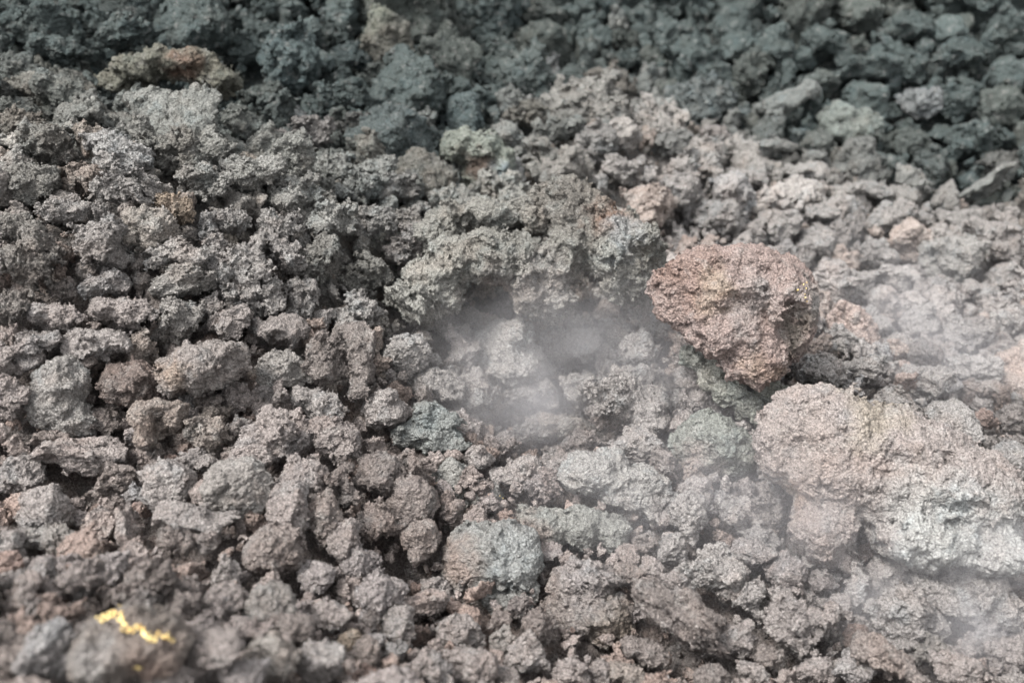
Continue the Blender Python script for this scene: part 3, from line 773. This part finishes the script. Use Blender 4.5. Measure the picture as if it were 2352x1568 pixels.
scatter(14000, .010, .017, .8)
fill = np.array(fill)
fu, fv, ft = project(fill[:, :3])
fpx = fill[:, 3] * 2 / ft * FPX
inview = (fu > 10) & (fu < 2342) & (fv > 10) & (fv < 1558)
order = np.argsort(-(fpx * inview))
N_IND = max(0, 310 - len(things) - 20)
indiv = set(order[:N_IND].tolist())

def rand_rot(r):
    q = r.normal(size=4); q /= np.linalg.norm(q)
    w, x, y, z = q
    return np.array([[1 - 2 * (y * y + z * z), 2 * (x * y - z * w), 2 * (x * z + y * w)], [2 * (x * y + z * w), 1 - 2 * (x * x + z * z), 2 * (y * z - x * w)], [2 * (x * z - y * w), 2 * (y * z + x * w), 1 - 2 * (x * x + y * y)]])
def vary(c, r):
    c = np.array(c, float) * r.normal(1, .13)
    k = r.random()
    if k < .18: c = c * np.array([1.06, .97, .92])
    elif k < .30: c = c * np.array([.97, 1.0, 1.03])
    elif k < .32: c = c * np.array([1.08, .95, .9])
    elif k < .40: c = c * 1.12
    return np.clip(c, .03, .6)
def colour_letter(c, far):
    best, bd = 'g', 9
    for k, (a, w) in COL.items():
        d = sum((x - y) ** 2 for x, y in zip(a, c))
        if d < bd: best, bd = k, d
    return best
def strewn(name, shapes, pts, which, scale, tint, label, cat, seed):
    """many loose pieces as ONE object: its mesh holds the piece shapes and the spots, its node tree sets a shape on each spot"""
    r = np.random.default_rng(seed); n = len(pts)
    V = np.concatenate([v for v, q in shapes] + [pts]); off = np.cumsum([0] + [len(v) for v, q in shapes])
    Q = np.concatenate([q + o for (v, q), o in zip(shapes, off)])
    me = build_mesh(name, V, Q, np.concatenate([np.ones((off[-1], 3)), tint]), M_RUBBLE)
    ident = np.concatenate([np.full(len(v), k) for k, (v, q) in enumerate(shapes)] + [np.full(n, -1)]).astype(np.int32)
    spot = np.concatenate([np.full(off[-1], -1), which]).astype(np.int32)
    pad = np.zeros((off[-1], 3))
    me.attributes.new('ident', 'INT', 'POINT').data.foreach_set('value', ident)
    me.attributes.new('spot', 'INT', 'POINT').data.foreach_set('value', spot)
    me.attributes.new('turn', 'FLOAT_VECTOR', 'POINT').data.foreach_set('vector', np.concatenate([pad, r.uniform(0, 2 * math.pi, (n, 3))]).astype(np.float32).ravel())
    me.attributes.new('size', 'FLOAT_VECTOR', 'POINT').data.foreach_set('vector', np.concatenate([pad, scale]).astype(np.float32).ravel())
    o = bpy.data.objects.new(name, me); C.objects.link(o)
    g = bpy.data.node_groups.new(name, 'GeometryNodeTree'); N = g.nodes; L = g.links
    g.interface.new_socket('Geometry', in_out='INPUT', socket_type='NodeSocketGeometry'); g.interface.new_socket('Geometry', in_out='OUTPUT', socket_type='NodeSocketGeometry')
    gi = N.new('NodeGroupInput'); go = N.new('NodeGroupOutput'); jn = N.new('GeometryNodeJoinGeometry')
    def named(a, t):
        x = N.new('GeometryNodeInputNamedAttribute'); x.data_type = t; x.inputs[0].default_value = a; return x.outputs[0]
    ni, ns, nr, nz = named('ident', 'INT'), named('spot', 'INT'), named('turn', 'FLOAT_VECTOR'), named('size', 'FLOAT_VECTOR')
    def equal(a, k):
        x = N.new('FunctionNodeCompare'); x.data_type = 'INT'; x.operation = 'EQUAL'; L.new(a, x.inputs[2]); x.inputs[3].default_value = k; return x.outputs[0]
    for k in range(len(shapes)):
        sp = N.new('GeometryNodeSeparateGeometry'); L.new(gi.outputs[0], sp.inputs[0]); L.new(equal(ni, k), sp.inputs[1])
        ss = N.new('GeometryNodeSeparateGeometry'); L.new(gi.outputs[0], ss.inputs[0]); L.new(equal(ns, k), ss.inputs[1])
        ip = N.new('GeometryNodeInstanceOnPoints')
        L.new(ss.outputs[0], ip.inputs['Points']); L.new(sp.outputs[0], ip.inputs['Instance']); L.new(nr, ip.inputs['Rotation']); L.new(nz, ip.inputs['Scale'])
        L.new(ip.outputs[0], jn.inputs[0])
    L.new(jn.outputs[0], go.inputs[0])
    o.modifiers.new('strew', 'NODES').node_group = g
    o['kind'] = 'stuff'; o['label'] = label; o['category'] = cat
    return o
pts, which, scl, tints = [], [], [], []
r2 = np.random.default_rng(77)
ftint = region_tint(fill[:, 0], fill[:, 1], fill[:, 2])
for i in range(len(fill)):
    x, y, z, r = fill[i]
    c = vary(ftint[i], r2)
    R = rand_rot(r2)
    if i in indiv:
        sh = SHAPES[r2.integers(len(SHAPES))]
        sc = sh['asp'] * r * 1.3
        o = bpy.data.objects.new('clinker_rock', sh['mesh'])
        o.matrix_world = Matrix.Translation((x, y, z)) @ (Matrix(R.tolist()) @ Matrix.Diagonal(sc.tolist())).to_4x4()
        C.objects.link(o)
        o.color = (*c, 1)
        things.append([o, fu[i], fv[i], fpx[i], colour_letter(c, y), None, fill[i, :3], r])
        continue
    px = fpx[i] if inview[i] else fpx[i] * .6
    k = r2.integers(12) + (0 if px > 50 else 12)
    which.append(k); pts.append((x, y, z)); tints.append(c)
    scl.append(1.25 * r * r2.uniform(.75, 1.15, 3))
PIECES = [(lambda v, q: (v / np.abs(v).max(), q))(*sh['lods'][l]) for l in ('hi', 'mid') for sh in SHAPES[:12]]
strewn('clinker_rubble', PIECES, np.array(pts), np.array(which), np.array(scl), np.array(tints),
       'loose small clinker rubble filling the field between the larger rocks', 'rubble', 8)

# gravel in the gaps
n = 9000
ys = rng.uniform(.7, 4.6, n) ; xs = rng.uniform(-1, 1, n) * (.6 * np.hypot(ys, 1) + .2)
P = np.stack([xs, ys, height(xs, ys)], -1)
zr = P[:, 2] + -(samp(V_WOR, (P / .62 + .3).astype(np.float32)) - .45) * .075 - (samp(V_WOR, (P / .25 + .7).astype(np.float32)) - .45) * .03 - .05
gtint = region_tint(P[:, 0], P[:, 1], P[:, 2]) * .75
rr = r2.uniform(.005, .014, n)
strewn('clinker_gravel', [(v / np.abs(v).max(), q) for v, q in [sh['lods']['low'] for sh in SHAPES[:8]]], np.stack([xs, ys, zr + rr * .4], -1), r2.integers(0, 8, n),
       rr[:, None] * r2.uniform(.7, 1.2, (n, 3)), np.array([vary(c, r2) for c in gtint]), 'fine clinker gravel lying in the gaps between rocks', 'gravel', 9)

# ------------------------------------------------------------------ labels of the many rocks
def direction(du, dv):
    a = math.degrees(math.atan2(-dv, du)) % 360
    return ['right of', 'up and right of', 'above', 'up and left of', 'left of', 'down and left of', 'below', 'down and right of'][int((a + 22.5) // 45) % 8]
ORD = ['nearest', 'second', 'third', 'fourth', 'fifth', 'sixth', 'seventh', 'eighth', 'ninth', 'tenth', 'eleventh', 'twelfth']
groups = {}
for T in things:
    o, u, v, px, col, text = T[:6]
    o['category'] = 'boulder' if o.name.startswith('lava_boulder') else 'rock'
    if text: o['label'] = text; continue
    best = min(LANDMARKS, key=lambda m: math.hypot(u - m[0], v - m[1]) - m[2])
    size = 'large' if px > 140 else 'medium' if px > 85 else 'small'
    key = (size, COL[col][1], direction(u - best[0], v - best[1]), best[3])
    groups.setdefault(key, []).append((math.hypot(u - best[0], v - best[1]), o))
for key, lst in groups.items():
    lst.sort(key=lambda q: q[0])
    size, cw, dr, ph = key
    for k, (d, o) in enumerate(lst):
        o['label'] = f'{size} {cw} clinker {dr} {ph}' if len(lst) == 1 else f'{ORD[min(k, 11)]} {size} {cw} clinker {dr} {ph}'
        if len(o['label'].split()) > 16: o['label'] = o['label'].replace(' clinker', '', 1)
    
for T in things: T[0]['group'] = 'clinker rocks strewn over the lava field'

# ------------------------------------------------------------------ steam
def steam(u, v, depth, w, h, d, dens, scale, seed):
    s = depth / FPX
    me = bpy.data.meshes.new('steam')
    import bmesh
    bm = bmesh.new(); bmesh.ops.create_icosphere(bm, subdivisions=3, radius=1.0); bm.to_mesh(me); bm.free()
    o = bpy.data.objects.new('steam', me)
    B = Matrix((RIGHT, FWD, UP)).transposed()
    o.matrix_world = Matrix.Translation(CAM + ray(u, v) * depth) @ (B @ Matrix.Diagonal((w * s / 2, d * s / 2, h * s / 2))).to_4x4()
    C.objects.link(o)
    m = bpy.data.materials.new('steam'); m.use_nodes = True
    t = m.node_tree; t.nodes.clear(); L = t.links
    out = t.nodes.new('ShaderNodeOutputMaterial'); pv = t.nodes.new('ShaderNodeVolumePrincipled')
    pv.inputs['Color'].default_value = (.84, .83, .86, 1); pv.inputs['Anisotropy'].default_value = .2
    tc = t.nodes.new('ShaderNodeTexCoord')
    ln = t.nodes.new('ShaderNodeVectorMath'); ln.operation = 'LENGTH'; L.new(tc.outputs['Object'], ln.inputs[0])
    fo = t.nodes.new('ShaderNodeMapRange'); fo.interpolation_type = 'SMOOTHSTEP'
    fo.inputs[1].default_value = 1.0; fo.inputs[2].default_value = .15; fo.inputs[3].default_value = 0; fo.inputs[4].default_value = 1
    L.new(ln.outputs['Value'], fo.inputs[0])
    g = t.nodes.new('ShaderNodeNewGeometry')
    mp = t.nodes.new('ShaderNodeMapping'); mp.inputs['Location'].default_value = (seed, seed * 2, 0); mp.inputs['Scale'].default_value = (1, 1, 1.0)
    L.new(g.outputs['Position'], mp.inputs[0])
    nz = t.nodes.new('ShaderNodeTexNoise'); nz.inputs['Scale'].default_value = scale; nz.inputs['Detail'].default_value = 3; nz.inputs['Distortion'].default_value = .8
    L.new(mp.outputs[0], nz.inputs['Vector'])
    mr = t.nodes.new('ShaderNodeMapRange'); mr.inputs[1].default_value = .36; mr.inputs[2].default_value = .70
    L.new(nz.outputs[0], mr.inputs[0])
    mu = t.nodes.new('ShaderNodeMath'); mu.operation = 'MULTIPLY'; L.new(fo.outputs[0], mu.inputs[0]); L.new(mr.outputs[0], mu.inputs[1])
    m2 = t.nodes.new('ShaderNodeMath'); m2.operation = 'MULTIPLY'; L.new(mu.outputs[0], m2.inputs[0]); m2.inputs[1].default_value = dens
    L.new(m2.outputs[0], pv.inputs['Density']); L.new(pv.outputs[0], out.inputs['Volume'])
    me.materials.append(m)
    o['kind'] = 'stuff'; o['category'] = 'steam'
    return o
for a, lab in (((1320, 860, 2.6, 1050, 620, 520, 3.3, 3.4, 2.9), 'thin white steam rising out of the central pit'),
               ((2230, 1390, 2.1, 900, 520, 420, 6.0, 3.6, 5.3), 'dense white steam drifting under the huge pale boulder'),
               ((1640, 1180, 2.15, 1350, 680, 420, 2.1, 3.2, 7.7), 'faint steam veil drifting over the pale ridge-shaped rock'),
               ((1950, 800, 2.95, 1300, 700, 600, 1.5, 3.0, 9.2), 'faint steam veil behind the reddish boulder')):
    steam(*a)['label'] = lab
import collections
print('RUBBLE', len(fill), 'things', len(things), 'tris', sum(len(m.polygons) * 2 for m in bpy.data.meshes))
for m in sorted(bpy.data.meshes, key=lambda m: -len(m.polygons))[:8]: print('MESH', m.name, len(m.polygons) * 2)
print('FPX sizes', np.percentile(fpx[inview], [5, 25, 50, 75, 95]))
